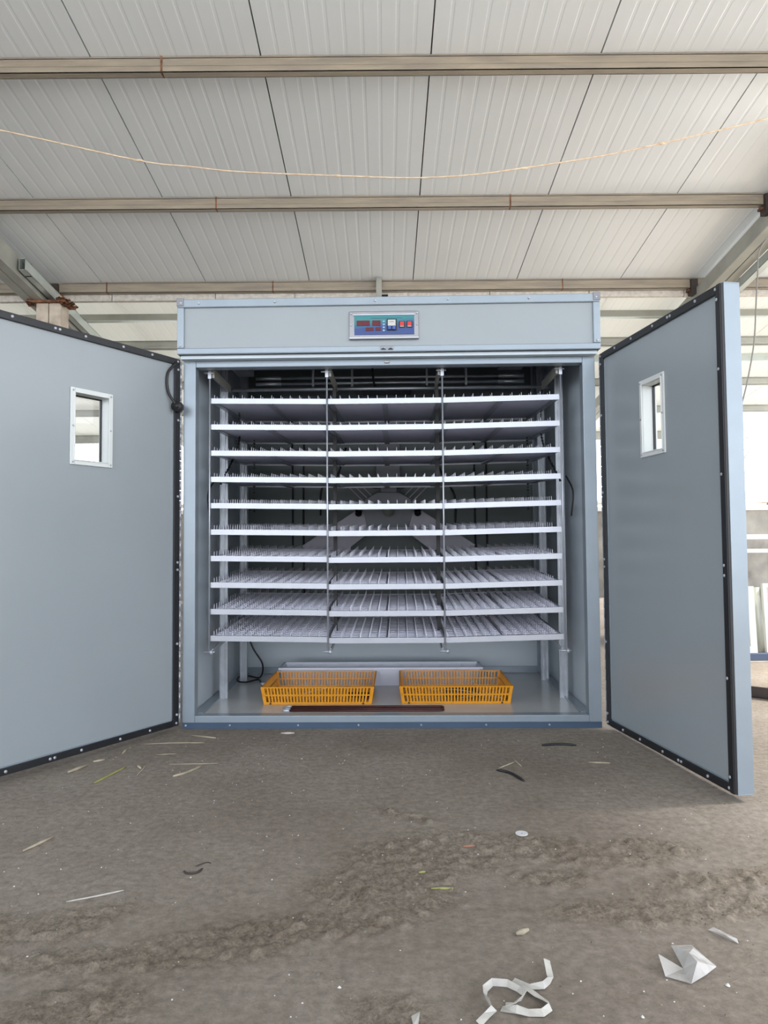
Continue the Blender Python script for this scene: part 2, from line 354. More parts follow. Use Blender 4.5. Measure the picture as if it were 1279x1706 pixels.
# columns
def column(x, y, label, rusty):
    zt = RZ(y)-.27 if rusty else RZ(y)-.23
    e = empty('support_column', (x, y, 0)); tag(e, label, 'column')
    MB().box(-.11, -.003, 0, .16, 0, zt-.02).build('channel', 'column', e, bevel=.006); MB().box(.003, .11, 0, .16, 0, zt-.02).build('channel', 'column', e, bevel=.006)
    MB().box(-.17, .16, -.03, .19, zt-.02, zt).build('cap_plate', 'rust', e); MB().box(-.15, .15, -.02, .18, 0, .012).build('base_plate', 'rust', e)
    return e
column(-2.95, 6.15, 'double channel steel column with a rusty cap plate at the left', True)
nb = MB()
for k in range(90):
    t = random.random(); lump(nb, -2.87+t*.13+random.gauss(0, .012), 6.14+random.uniform(-.03, .08), 3.085-t*.05+random.gauss(0, .016), random.uniform(.012, .026))
tag(nb.build('rust_clump', 'rust'), 'crumbly rust and mud clump stuck at the top of the left column', 'rust')
nb = MB()
for k in range(25): lump(nb, -3.12+random.gauss(0, .012), 6.13+random.uniform(-.02, .06), 3.06+random.gauss(0, .02), random.uniform(.014, .024))
tag(nb.build('rust_clump', 'rust'), 'small rusty lump under the left end of the column cap plate', 'rust')
# sagging rope, hanging wire
rp = [(-3.6, 4.5, 3.86), (-2.49, 4.5, 3.63), (-1.586, 4.5, 3.421), (-1.25, 4.5, 3.377), (-.92, 4.5, 3.339), (-.29, 4.5, 3.308), (.215, 4.5, 3.29), (.6, 4.5, 3.308), (.92, 4.5, 3.349), (1.4, 4.5, 3.42), (1.825, 4.5, 3.506), (2.53, 4.5, 3.669), (3.4, 4.5, 3.9)]
rp = [(x*.867, 3.9, .92+(z-.92)*.867) for x, y, z in rp]
def spl(pts, n=6):
    P = [Vector(p) for p in pts]; P = [P[0]*2-P[1]]+P+[P[-1]*2-P[-2]]; out = []
    for i in range(1, len(P)-2):
        for k in range(n):
            t = k/n; a, b, c, d = P[i-1:i+3]
            out.append(.5*((2*b)+(c-a)*t+(2*a-5*b+4*c-d)*t*t+(3*b-a-3*c+d)*t**3))
    return out+[P[-2]]
r_ = empty('sagging_rope'); tag(r_, 'thin straw coloured cord sagging across below the roof', 'rope')
MB().tube(spl(rp), .0042, 6).build('cord', 'rope', r_, smooth=True)
for i in (2, 5, 8, 10): MB().tube([Vector(rp[i])+Vector((d, 0, 0)) for d in (-.02, 0, .03)], .008, 6, rs=[.003, .008, .003]).build('knot', 'rope', r_, smooth=True)
tag(MB().tube(spl([(2.95, 5.0, 3.25), (2.735, 5.0, 3.03), (2.70, 5.0, 2.8), (2.684, 5, 2.61), (2.663, 5, 2.345), (2.623, 5, 2.128), (2.574, 5, 1.934), (2.50, 5, 1.72)]), .005, 6).build('hanging_wire', 'wire', smooth=True), 'thin grey wire hanging down beside the right door', 'wire')
br = empty('diagonal_brace'); tag(br, 'pale diagonal brace near the low far end of the roof at right', 'beam')
MB().bar((5.05, 10.3, 2.36), (5.95, 10.3, 2.72), .05, .11).build('flat_bar', 'newgalv', br)

# ------------------------------------------------------------------ back of the shed
wb = MB(); wb.box(-14, 12, 11.6, 11.8, 0, 1.40)
wallb = tag(wb.build('wall_back', 'conc'), 'low mottled concrete wall closing the far side', kind='structure')
cp = MB().box(-14, 12, 11.55, 11.85, 1.40, 1.47); o = cp.build('wall_coping', 'whiteframe', wallb)
rl = empty('wall_rail', (0, 11.7, 1.47)); tag(rl, 'pale pipe rail running along the top of the far wall', 'rail')
MB().tube([(-14, 0, .075), (12, 0, .075)], .035, 10).build('pipe', 'column', rl, smooth=True)
MB().box(5.9, 6.15, -.06, .06, 0, .12).build('clamp_block', 'whiteframe', rl); MB().box(6.38, 6.5, -.05, .05, .02, .11).build('valve', 'darksteel', rl)
for i, (x, y, h) in enumerate(((14.2, 30, 8.0), (15.6, 31, 6.5), (16.8, 29, 7.4), (-11.4, 31, 6.2), (-13.3, 30, 7.2))):
    t = empty('bare_tree', (x, y, 0)); side = 'right' if x > 0 else 'left'
    tag(t, ('tallest bare tree far beyond the low wall, seen beside the right door', 'shortest bare tree far beyond the low wall on the right', 'middle sized bare tree beyond the low wall, further right',
            'bare tree beyond the wall at the left, seen through the left door window', 'bare tree beyond the wall, further left behind the left door')[i], 'tree', 'bare trees beyond the far wall')
    MB().tube([(0, 0, 0), (.05, 0, h*.5), (0, .1, h)], .1, 6, rs=[.12, .07, .02]).build('trunk', 'bark', t)
    tb = MB()
    for k in range(26):
        z = h*random.uniform(.25, .95); a = random.random()*6.28; l = (h-z)*.3+.3
        tb.tube([(0, 0, z), (math.cos(a)*l*.5, math.sin(a)*l*.5, z+l*.7), (math.cos(a)*l*.7, math.sin(a)*l*.7, z+l*1.4)], .02, 4, rs=[.025, .015, .005])
    tb.build('branches', 'bark', t)
tag(MB().box(-8.6, -8.4, -4, 11.6, 0, 2.1).build('light_block_wall_left', 'panel'), 'unseen low grey wall added to block light from the left', kind='structure')  # out-of-view wall added to cut light from the left
yd = MB().box(6.4, 60, -40, 60, .0, .012).box(-40, 6.4, -40, -5.0, 0, .012).box(-40, 6.4, 11.9, 60, 0, .012).box(-40, -8.7, -5, 11.9, 0, .012)
tag(yd.build('ground', 'bounce_yard'), 'unseen pale ground added around the shed to bounce sunlight', kind='structure')  # out-of-view ground added to throw sunlight up at the ceiling
# stacked things behind the right door
bb = empty('steel_base_bar', (2.4, 5.32, 0)); tag(bb, 'dark blue steel bar on the ground under the wrapped sheets', 'bar')
MB().box(0, 2.2, 0, .06, .012, .065).build('box_section', 'bluebar', bb, bevel=.004); MB().box(0, 2.2, -.02, .12, 0, .012).build('timber_packer', 'column', bb)
def frame_rect(x, y, w_, h_, t, label, tilt, z0=.066):
    e = empty('stacked_frame', (x, y, z0)); e.rotation_euler = (rad(-tilt), 0, 0); tag(e, label, 'frame', 'frames stacked behind the right door')  # plain upright metal frame, one of the stack
    MB().box(0, t, 0, t, 0, h_).build('stile', 'whiteframe', e); MB().box(w_-t, w_, 0, t, 0, h_).build('stile', 'whiteframe', e)
    MB().box(t, w_-t, 0, t, 0, t).build('rail', 'whiteframe', e); MB().box(t, w_-t, 0, t, h_-t, h_).build('rail', 'whiteframe', e)
    return e
frame_rect(2.50, 5.34, .30, .50, .05, 'narrow upright white frame at the front of the stack, beside the door edge', 4)
frame_rect(2.88, 5.36, 1.2, .52, .03, 'wide low white frame leaning in front of the wrapped sheets', 4)
for i, (x, y, h) in enumerate(((2.83, 5.45, .55), (2.96, 5.50, .57), (3.09, 5.53, .55), (3.22, 5.56, .58))):
    s = empty('wrapped_sheet', (x, y, 0)); s.rotation_euler = (rad(-5), 0, 0)
    lb = ['clear film wrapped sheet nearest the door edge in the stack', 'clear film wrapped sheet second from the door edge', 'clear film wrapped sheet third from the door edge', 'clear film wrapped sheet furthest right in the stack'][i]
    tag(s, lb, 'sheet', 'film wrapped sheets')
    mb = MB(); N = 26; mbv = []
    for k in range(N+1):
        xx = k/N*.62; yy = .006*math.sin(k*2.1+i)+.004*math.sin(k*5)
        mbv += [(xx, yy, 0), (xx, yy+.003, h)]
    f = [(2*k, 2*k+2, 2*k+3, 2*k+1) for k in range(N)]
    sh = mb.add(mbv, f).build('film', 'sheet', s, smooth=True); so = sh.modifiers.new('s', 'SOLIDIFY'); so.thickness = .012
tb = empty('work_table', (2.6, 6.3, 0)); tag(tb, 'white steel table with double top rails behind the stack', 'table')
MB().box(0, 2.4, 0, .05, .92, .955).build('top_rail', 'whiteframe', tb); MB().box(0, 2.4, 0, .05, .80, .835).build('lower_rail', 'whiteframe', tb)
MB().box(0, 2.4, 0, .6, .955, .965).build('table_top', 'whiteframe', tb)
for x, y in ((.10, 0), (2.3, 0), (.10, .55), (2.3, .55)): MB().box(x, x+.05, y, y+.05, 0, .92).build('leg', 'whiteframe', tb)
MB().bar((.16, .02, .80), (.36, .02, .42), .03, .05, (0, 1, 0)).build('gusset', 'whiteframe', tb)
MB().box(.05, 2.35, .03, .55, .40, .42).build('shelf', 'sheet', tb)
ab = empty('steel_angle', (2.0, 4.25, 0)); ab.rotation_euler = (0, 0, rad(-38)); tag(ab, 'dark steel angle lying on the sunlit ground beyond the right door', 'bar')
MB().box(0, 1.5, 0, .008, 0, .065).build('upright_flange', 'darksteel', ab); MB().box(0, 1.5, 0, .07, 0, .008).build('flat_flange', 'darksteel', ab)

# ------------------------------------------------------------------ incubator
INC = empty('egg_incubator', (.0255, 3.525, 0), rad(-1.2)); tag(INC, 'big grey walk-up egg incubator with ten shelves and both doors open', 'incubator')
T_IN = Matrix.Translation((.0255, 3.525, 0)) @ Matrix.Rotation(rad(-1.2), 4, 'Z')
W = 1.0375; DP = 1.20
MB().box(-W, -W+.03, .05, DP, .03, 2.13).build('side_wall', 'inner', INC); MB().box(W-.03, W, .05, DP, .03, 2.13).build('side_wall', 'inner', INC)
MB().box(-W, W, DP-.03, DP, .03, 2.13).build('back_wall', 'inner', INC)
MB().box(-W, W, .0, DP, 2.13, 2.15).build('roof_plate', 'panel', INC)
MB().box(-W+.03, W-.03, .05, DP-.03, .03, .058).build('inner_floor', 'intfloor', INC)
# front frame
for x0, x1 in ((-W, -.975), (.975, W)): MB().box(x0, x1, 0, .06, .03, 1.845).build('frame_stile', 'alu', INC, bevel=.003)
MB().box(-.975, .975, 0, .06, 1.812, 1.845).build('frame_head', 'alu', INC, bevel=.003)
MB().box(-.975, .975, 0, .06, .03, .064).build('frame_sill', 'alu', INC, bevel=.003)
kb = MB().box(-W, W, .003, DP, 0, .03).build('kick_strip', 'kick', INC)
sc = MB()
for x in (-1.02, -.80, -.46, -.16, .15, .47, .78): screw(sc, (x, .003, .017), (0, -1, 0), .005)
sc.build('screws', 'bright', kb)
MB().box(-.955, .935, DP-.042, DP-.031, .40, 2.08).build('back_shade_plate', 'backshade', INC)  # added dark plate: paints the shade behind the shelves onto the back wall
# back wall aluminium edge strips and inner frame
bs = MB(); yb = DP-.03
for x0, x1 in ((-1.0, -.975), (.95, .975)): bs.box(x0, x1, yb-.01, yb, .062, 2.1)
bs.box(-.975, .95, yb-.01, yb, .062, .10); bs.box(-.975, .95, yb-.01, yb, 1.62, 1.65); bs.build('back_trim', 'alu', INC, bevel=.002)
for s in (-1, 1): MB().bar((s*.975, .06, .062), (s*.975, yb-.01, .062), .05, .008).build('floor_trim', 'alu', INC)
# header
HD = MB().box(-W-.005, W+.005, -.06, .0, 1.862, 2.125).build('header', 'panel', INC)
hf = MB(); a, b = -W-.012, W+.012
hf.box(a, b, -.072, .0, 2.098, 2.14).box(a, b, -.072, 0, 1.862, 1.893).box(a, a+.035, -.0725, 0, 1.893, 2.098).box(b-.035, b, -.0725, 0, 1.893, 2.098)
hf.build('edge_trim', 'alu', HD, bevel=.004)
MB().box(-W, W, -.045, .0, 1.845, 1.862).build('drip_groove', 'inner', HD)
for s in (-1, 1):
    x0, x1 = (a-.002, a+.034) if s < 0 else (b-.034, b+.002)
    MB().box(x0, x1, -.076, 0, 2.105, 2.145).build('corner_cap', 'motor', HD, bevel=.003)
sc = MB()
for x, z in ((-.94, 2.118), (-.56, 2.12), (-.06, 2.118), (.3, 2.12), (.7, 2.12), (a+.017, 1.905), (b-.017, 1.905), (a+.02, 2.12), (b-.02, 2.12)): screw(sc, (x, -.074, z), (0, -1, 0), .0055)
sc.build('screws', 'bright', HD)
lt = MB()
for x in (-.034, .002): lt.box(x, x+.026, -.082, -.07, 1.872, 1.888).box(x+.006, x+.02, -.088, -.082, 1.874, 1.880)
lt.build('latch_keeper', 'chrome', HD, bevel=.002)
MB().box(-.018, .008, -.008, 0, 1.822, 1.834).build('latch_plate', 'chrome', INC, bevel=.002)
# control panel
CPL = MB(); x0, x1, z0, z1 = -.190, .155, 1.925, 2.066; yf = -.061
CPL.box(x0, x1, yf-.010, yf, z0, z1); CP = CPL.build('control_panel', 'chrome', INC, bevel=.003)
MB().box(x0, x1, yf-.022, yf-.008, z0, z0+.009).build('lower_ledge', 'bright', CP, bevel=.002)
MB().box(x0+.02, x1-.02, yf-.017, yf-.008, z1-.022, z1-.017).build('upper_ledge', 'bright', CP)
MB().box(x0+.026, x1-.022, yf-.013, yf-.0098, z0+.022, z1-.022).build('printed_face', 'face', CP)
def onface(name, m, u0, u1, v0, v1, d=.016, b=0):   # u,v as fraction of the printed face
    X0_, X1_, Z0_, Z1_ = x0+.026, x1-.022, z0+.022, z1-.022
    return MB().box(X0_+(X1_-X0_)*u0, X0_+(X1_-X0_)*u1, yf-d, yf-.012, Z0_+(Z1_-Z0_)*v0, Z0_+(Z1_-Z0_)*v1).build(name, m, CP, bevel=b)
for u0, u1, v0, v1 in ((.04, .26, .46, .73), (.30, .44, .46, .73), (.19, .32, .20, .37), (.355, .44, .20, .37)): onface('digit_display', 'lcd', u0, u1, v0, v1)
for k in range(4): onface('indicator_mark', 'ltblue', .475, .51, .18+k*.155, .26+k*.155, .0138)
onface('title_print', 'teal', .28, .80, .83, .87, .0135); 
onface('breaker_frame', 'black', .54, .71, .20, .80, .015); onface('breaker_body', 'brk', .56, .69, .42, .74, .022, .001)
for u in (.565, .635): onface('breaker_lever', 'blue', u, u+.05, .23, .42, .028, .001)
onface('breaker_mark', 'black', .59, .66, .62, .64, .0225)
for u in (.745, .87):
    onface('switch_frame', 'black', u, u+.10, .34, .68, .016); onface('rocker_switch', 'red', u+.015, u+.085, .41, .64, .022, .001); onface('switch_base', 'brk', u+.018, u+.082, .38, .415, .021)
sc = MB()
for x in (x0+.010, x1-.008): screw(sc, (x, yf-.010, z1-.012), (0, -1, 0), .005); screw(sc, (x, yf-.010, (z0+z1)/2), (0, -1, 0), .004)
sc.build('screws', 'bright', CP)
# rack: posts, rods, shelves
for x in (-.93, .945):
    for y in (.42, .92):
        p = MB(); s = 1 if x < 0 else -1
        p.box(x-.022, x+.022, y, y+.003, .058, 2.0).box(x-.022, x-.019, y-.02, y, .058, 2.0).box(x+.019, x+.022, y-.02, y, .058, 2.0).box(x-.004, x+.004, y-.014, y, .058, 2.0)
        p.build('rack_post', 'zinc', INC)
NR = 10; RX = (-.927, -.318, .278, .885); ZR = [1.663-.1361*i for i in range(NR)]
TILT = math.tan(rad(2.5)); YF = .10; LT = .78
def zrow(i, x, y): # height of shelf row i at x,y (local): tilted up to the back, side columns sag to the middle
    sag = max(0, abs(x+.02)-.30)/.61*.010
    return ZR[i]-.012 + sag - .0008*i*(1 if abs(x) < .32 else .3) + (y-YF)*TILT
ymid = YF+LT/2
for c in range(3):
    xa, xb = RX[c]+.004, RX[c+1]-.004
    for i in range(NR):
        sf = MB()
        def P(x, y, dz=0): return Vector((x, y, zrow(i, x, y)+dz))
        def rail(p, q, wd, h, mb=sf): mb.bar(p, q, wd, h)
        for x in (xa+.014, xb-.014): rail(P(x, YF, -.008), P(x, YF+LT, -.008), .028, .004)
        for x in (xa+.002, xb-.002): rail(P(x, YF, 0), P(x, YF+LT, 0), .003, .016)
        rail(P((xa+xb)/2, YF, -.012), P((xa+xb)/2, YF+LT, -.012), .03, .004)
        rail(P(xa, YF+LT, -.002), P(xb, YF+LT, -.002), .003, .022)
        s = sf.build('shelf_frame', 'zinc', INC)
        fb = MB(); rail(P(xa-.002, YF-.002, 0), P(xb+.002, YF-.002, 0), .004, .027, fb); rail(P(xa, YF+.01, .0125), P(xb, YF+.01, .0125), .024, .002, fb)
        f = fb.build('front_bar', 'bright', s)
for j, x in enumerate(RX):
    r = MB(); r.tube([(x, YF-.012, .36), (x, YF-.012, 1.80)], .0045, 8)
    ro = r.build('link_rod', 'bright', INC, smooth=True)
    b = MB().box(x-.008, x+.008, YF-.018, YF-.002, 1.775, 1.835); b.build('rod_clamp', 'bright', ro)
    MB().tube([(x-.03, YF-.012, 1.805), (x+.02, YF-.012, 1.805)], .0045, 6).build('bolt', 'bright', ro, smooth=True)
    bt = MB(); bt.tube([(x-.028, YF-.014, .365), (x+.03, YF-.014, .365)], .0055, 6); bt.tube([(x+.012, YF-.03, .365), (x+.012, YF, .365)], .011, 8); bt.build('bolt', 'bright', ro, smooth=True)
    xe = x+(.015 if j < 2 else -.015)
    MB().bar((xe, YF, 1.805), (xe, .46, 1.80), .012, .045).build('lever_arm', 'galv', INC)
    MB().bar((xe, YF, .37), (xe, .46, .40), .006, .02).build('lower_arm', 'zinc', INC)
    if j in (1, 2):
        g = MB(); g.bar((x+(.012 if j == 1 else -.012), YF+.30, .40), (x+(.012 if j == 1 else -.012), YF+.30, 1.80), .02, .02, (0, 1, 0)); g.build('inner_post', 'black', INC)
rs_ = MB(); rs_.tube([(-.90, .47, 1.797), (.90, .47, 1.797)], .010, 10); rs_.build('turning_shaft', 'zinc', INC, smooth=True)
for z in (1.893, 1.86):
    t_ = MB(); t_.tube([(-.79, .6, z), (.79, .6, z)], .0085, 8); t_.tube([(-.79, .6, z), (-.64, .6, z)], .012, 8); t_.tube([(.64, .6, z), (.79, .6, z)], .012, 8)
    t_.build('heating_tube', 'zinc', INC, smooth=True)
for x in (-.45, -.22, .22, .45): MB().box(x-.006, x+.006, .585, .615, 1.84, 2.13).build('tube_hanger', 'zinc', INC)
jb = MB().box(-.16, .13, .5, .64, 1.79, 1.815).build('terminal_block', 'black', INC, bevel=.006)
MB().box(-.87, -.78, .3, .5, 1.88, 2.12).build('junction_box', 'motor', INC, bevel=.004)
MB().box(.62, .76, .3, .5, 1.90, 2.12).build('turning_motor', 'motor', INC, bevel=.006)
# chains
for s in (-1, 1):
    ch = MB(); x0_ = s*.915
    for q in ([(x0_-s*.04, .50, 1.79), (x0_-s*.05, .48, 1.5), (x0_+s*.01, .30, 1.24)], [(x0_-s*.09, .72, 1.66), (x0_-s*.09, .72, 1.1)]):
        P_ = spl(q, 30)
        for k in range(len(P_)-1):
            d = (P_[k+1]-P_[k]); ch.bar(P_[k], P_[k]+d*.62, .012 if k % 2 else .006, .006 if k % 2 else .012, (0, 1, 0))
    tag(ch.build('drive_chain', 'black', INC))
    h2 = MB(); h2.tube(spl([(s*.955, .30, 1.27), (s*.965, .2, 1.18), (s*.955, .2, 1.05)]), .005, 6); h2.build('chain_tail', 'black', INC, smooth=True)
# cables down the back wall
for pts in ([(-.66, 1.15, 1.62), (-.655, 1.15, 1.2), (-.66, 1.15, .55)], [(-.58, 1.15, 1.62), (-.585, 1.15, 1.1), (-.58, 1.15, .55)],
            [(-.30, 1.14, 1.55), (-.36, 1.14, 1.36), (-.46, 1.14, 1.28), (-.47, 1.14, 1.10)], [(.28, 1.14, 1.55), (.34, 1.14, 1.36), (.42, 1.14, 1.22), (.42, 1.14, 1.0)],
            [(.55, 1.15, 1.62), (.555, 1.15, .60)], [(.63, 1.15, 1.62), (.63, 1.15, .60)], [(-.80, 1.13, 1.74), (-.78, 1.12, 1.80), (-.70, 1.12, 1.79), (-.68, 1.13, 1.74), (-.62, 1.12, 1.78), (-.58, 1.13, 1.72)],
            [(-.1, .6, 1.98), (-.09, .58, 1.85), (-.05, .57, 1.80)], [(.1, .55, 1.98), (.4, .5, 1.99), (.6, .45, 2.05)]):
    MB().tube(spl(pts), .0065, 6).build('cable', 'black', INC, smooth=True)
MB().box(-.86, -.48, 1.15, 1.17, 1.66, 1.90).build('wiring_plate', 'motor', INC, bevel=.004)
# fan on the back wall
FN = MB().box(-.10, .06, 1.10, 1.16, 1.32, 1.92).build('fan_duct', 'motor', INC, bevel=.004)
hub = MB(); hp = [(-.19, 1.12), (-.17, 1.20), (-.09, 1.245), (.05, 1.245), (.13, 1.20), (.15, 1.12), (.12, 1.02), (.05, .97), (-.09, .97), (-.16, 1.02)]
hub.prism(hp, 0, .05, XZ(1.08)).box(-.12, .09, 1.03, 1.08, 1.27, 1.30).box(-.07, .04, 1.04, 1.08, 1.235, 1.275)
FH = hub.build('fan_motor', 'motor', INC, bevel=.006)
MB().tube([(-.02, 1.04, 1.12), (-.02, .985, 1.12)], .035, 14).build('fan_shaft_nut', 'galv', FH, smooth=True)
for s in (-1, 1):
    c0 = Vector((-.02+s*.13, 1.05, 1.20)); c1 = Vector((-.02+s*.235, 1.05, 1.305))
    u = MB(); d = (c1-c0).normalized(); nn = Vector((-d.z, 0, d.x))
    for o_ in (-.032, 0, .032): u.bar(c0+nn*o_, c1+nn*o_, .01, .006, nn)
    u.bar(c1-nn*.036, c1+nn*.036, .01, .008, d); u.build('slotted_strut', 'blade', FH)
    bl = [(-.02+s*.16, 1.115), (-.02+s*.21, 1.125), (-.02+s*.56, .90), (-.02+s*.48, .80), (-.02+s*.28, .86), (-.02+s*.12, .985)]
    if s > 0: bl = bl[::-1]
    MB().prism(bl, 0, .01, XZ(1.03)).build('fan_blade', 'blade', FH, bevel=.002)
    MB().tube([(-.02+s*.19, 1.02, 1.13), (-.02+s*.19, .99, 1.10)], .022, 8).build('blade_bolt', 'black', FH)

# doors: local frame - x along door from hinge, y = outward thickness (away from the inside face), z up
def make_door(side, hinge, ang, win):
    D = empty('door_panel', hinge, ang, INC)
    s = side; z0, z1, Wd, th = .028, 1.845, (.975 if s > 0 else 1.03), .058
    # inside face is towards local y=0 ; body towards +y*s
    wx0, wx1, wz0, wz1 = win
    def bx(x0, x1, y0, y1, z0_, z1_, mb=None): return (mb or MB()).box(x0, x1, min(y0*s, y1*s), max(y0*s, y1*s), z0_, z1_)
    b = MB(); ox0, ox1, oz0, oz1 = wx0+.018, wx1-.018, wz0+.018, wz1-.018
    for r in ((.0, ox0, z0, z1), (ox1, Wd, z0, z1), (ox0, ox1, z0, oz0), (ox0, ox1, oz1, z1)): bx(r[0], r[1], 0, th, r[2], r[3], b)
    b.build('door_leaf', 'panel', D)
    # light aluminium wrap on the outer edges
    e = MB(); bx(Wd, Wd+.004, -.002, th+.002, z0, z1, e); bx(0, Wd+.004, -.002, th+.002, z1, z1+.004, e); bx(0, Wd+.004, -.002, th+.002, z0-.004, z0, e)
    bx(Wd-.05, Wd, th, th+.002, z0, z1, e); e.build('edge_wrap', 'alu', D, bevel=.002)
    g = MB(); gw = .034
    bx(.0, gw, -.012, 0, z0, z1, g); bx(Wd-gw+.0, Wd+.002, -.012, 0, z0, z1, g); bx(gw, Wd-gw, -.012, 0, z1-gw+.004, z1+.001, g); bx(gw, Wd-gw, -.012, 0, z0-.001, z0+gw-.006, g)
    bx(Wd-gw+.012, Wd+.001, -.016, -.012, z0, z1, g)
    G = g.build('door_gasket', 'gasket', D, bevel=.003)
    lp = MB(); q = gw+.003
    bx(q-.004, q, -.004, 0, z0+gw, z1-gw, lp); bx(q, Wd-q, -.004, 0, z0+gw-.006, z0+gw-.002, lp); lp.build('sealing_lip', 'alu', D)
    sc = MB()
    for t in (.015, .17, .33, .52, .64, .66, .84, .97):
        x = t*Wd
        for z in (z1-.014, z0+.014): screw(sc, (x, -.012*s, z), (0, -s, 0), .0062)
    for t in (.03, .22, .42, .44, .62, .83, .97):
        z = z0+(z1-z0)*t
        for x in (.014, Wd-.02): screw(sc, (x, -.0135*s, z), (0, -s, 0), .0062)
    sc.build('screws', 'bright', G)
    # window frame: raised collar, recess and glass
    wf = MB(); c = .03
    def ring(o0, i0, y0, y1, mb):
        ax0, ax1, az0, az1 = wx0+o0, wx1-o0, wz0+o0, wz1-o0; cx0, cx1, cz0, cz1 = wx0+i0, wx1-i0, wz0+i0, wz1-i0
        bx(ax0, cx0, y0, y1, az0, az1, mb); bx(cx1, ax1, y0, y1, az0, az1, mb); bx(cx0, cx1, y0, y1, az0, cz0, mb); bx(cx0, cx1, y0, y1, cz1, az1, mb)
    ring(0, .022, -.007, 0, wf); ring(.017, .022, -.010, th+.004, wf); ring(.0, .022, th, th+.006, wf)
    F = wf.build('window_frame', 'whitewin', D, bevel=.002)
    sc = MB()
    for x in (wx0+.012, wx1-.012):
        for z in (wz0+.012, (wz0+wz1)/2, wz1-.012): screw(sc, (x, -.007*s, z), (0, -s, 0), .0045)
    sc.build('screws', 'zinc', F)
    pb = MB(); ring(.022, .027, th*.75, th*.75+.01, pb); pb.build('rubber_bead', 'gasket', F)
    yp = (th*.75+.005)*s; MB().add([(wx0+.022, yp, wz0+.022), (wx1-.022, yp, wz0+.022), (wx1-.022, yp, wz1-.022), (wx0+.022, yp, wz1-.022)], [(0,1,2,3) if s > 0 else (3,2,1,0)]).build('window_pane', 'glass', F)
    # piano hinge
    h = MB()
    for k in range(36):
        za = z0+.05*k+.01
        if za+.046 < z1: h.tube([(-.010, -.004*s, za), (-.010, -.004*s, za+.046)], .006, 8)
    h.build('hinge', 'bright', D, smooth=True)
    return D
M['whitewin'] = mat('white_plastic_frame', (.66, .69, .68), .3, var=.04)
hz = 0
DR = make_door(1, (1.062, -.03, 0), rad(-81.5+1.2), (.372, .572, 1.282, 1.622))
DL = make_door(-1, (-1.053, -.03, 0), rad(-122+1.2), (.388, .600, 1.265, 1.60))
MB().box(.975, 1.0, -.001, .0, .4, 1.3).build('protective_strip', 'alu', INC)
# black cord and knob at the left hinge
cdm = MB(); cdm.tube(spl([(-1.052, -.06, 1.825), (-1.085, -.10, 1.76), (-1.082, -.10, 1.67), (-1.045, -.08, 1.60)]), .007, 8); cdm.tube([(-1.045, -.05, 1.60), (-1.045, -.09, 1.60)], .027, 14); cdm.tube([(-1.045, -.09, 1.60), (-1.045, -.098, 1.60)], .012, 10)
cdm.build('door_cord', 'black', INC, smooth=True)

# ------------------------------------------------------------------ egg trays on the shelves
TW, TL, NX, NY = .288, .755, 6, 15
tb_ = MB(); tb_.box(0, TW, 0, TL, 0, .005)
for k in range(NX+1):
    x = .002+(TW-.006)*k/NX; tb_.box(x, x+.0025, 0, TL, .005, .011)
for k in range(NY+1):
    y = .001+(TL-.004)*k/NY; tb_.box(0, TW, y, y+.0025, .005, .009)
tb_.box(0, TW, 0, .003, 0, .016); tb_.box(0, TW, TL-.003, TL, 0, .016)
pn = MB(); px_ = [.004+(TW-.010)*k/(NX-.5)*.96 for k in range(NX)]
for k in range(NX):
    for l in range(NY):
        x = px_[k]+.002; y = .012+(TL-.03)*l/(NY-1)
        pn.add([(x, y, .005), (x+.0028, y, .005), (x+.0028, y+.014, .005), (x, y+.014, .005), (x+.0006, y+.005, .039), (x+.0022, y+.005, .039), (x+.0022, y+.012, .039), (x+.0006, y+.012, .039)],
               [(0,3,2,1), (4,5,6,7), (0,1,5,4), (1,2,6,5), (2,3,7,6), (3,0,4,7)])
ORD = ['top', 'second', 'third', 'fourth', 'fifth', 'sixth', 'seventh', 'eighth', 'ninth', 'lowest']; COL = ['left', 'middle', 'right']
tray0 = tb_.build('egg_tray', 'tray'); pins0 = pn.build('divider_pins', 'pins', tray0); pins0['kind'] = 'stuff'
first = True
for c in range(3):
    xa, xb = RX[c]+.006, RX[c+1]-.006; xm = (xa+xb)/2
    for i in range(NR):
        for h in range(2):
            if first: t, p = tray0, pins0; first = False
            else: t = tray0.copy(); C.objects.link(t); p = pins0.copy(); C.objects.link(p); p.parent = t
            x = xa+.003 if h == 0 else xm+.004
            sl = (zrow(i, x+TW, YF)-zrow(i, x, YF))/TW
            ang = math.atan(TILT)
            Rm = Matrix.Rotation(-math.atan(sl), 4, 'Y') @ Matrix.Rotation(ang, 4, 'X')
            t.matrix_world = T_IN @ Matrix.Translation((x, YF+.004, zrow(i, x, YF+.004)-.0045)) @ Rm
            tag(t, 'white plastic egg tray, %s half of the %s column, %s shelf%s' % (('left', 'right')[h], COL[c], ORD[i], '' if i in (0, 9) else ' from the top'), 'egg tray', 'egg trays on the incubator shelves')

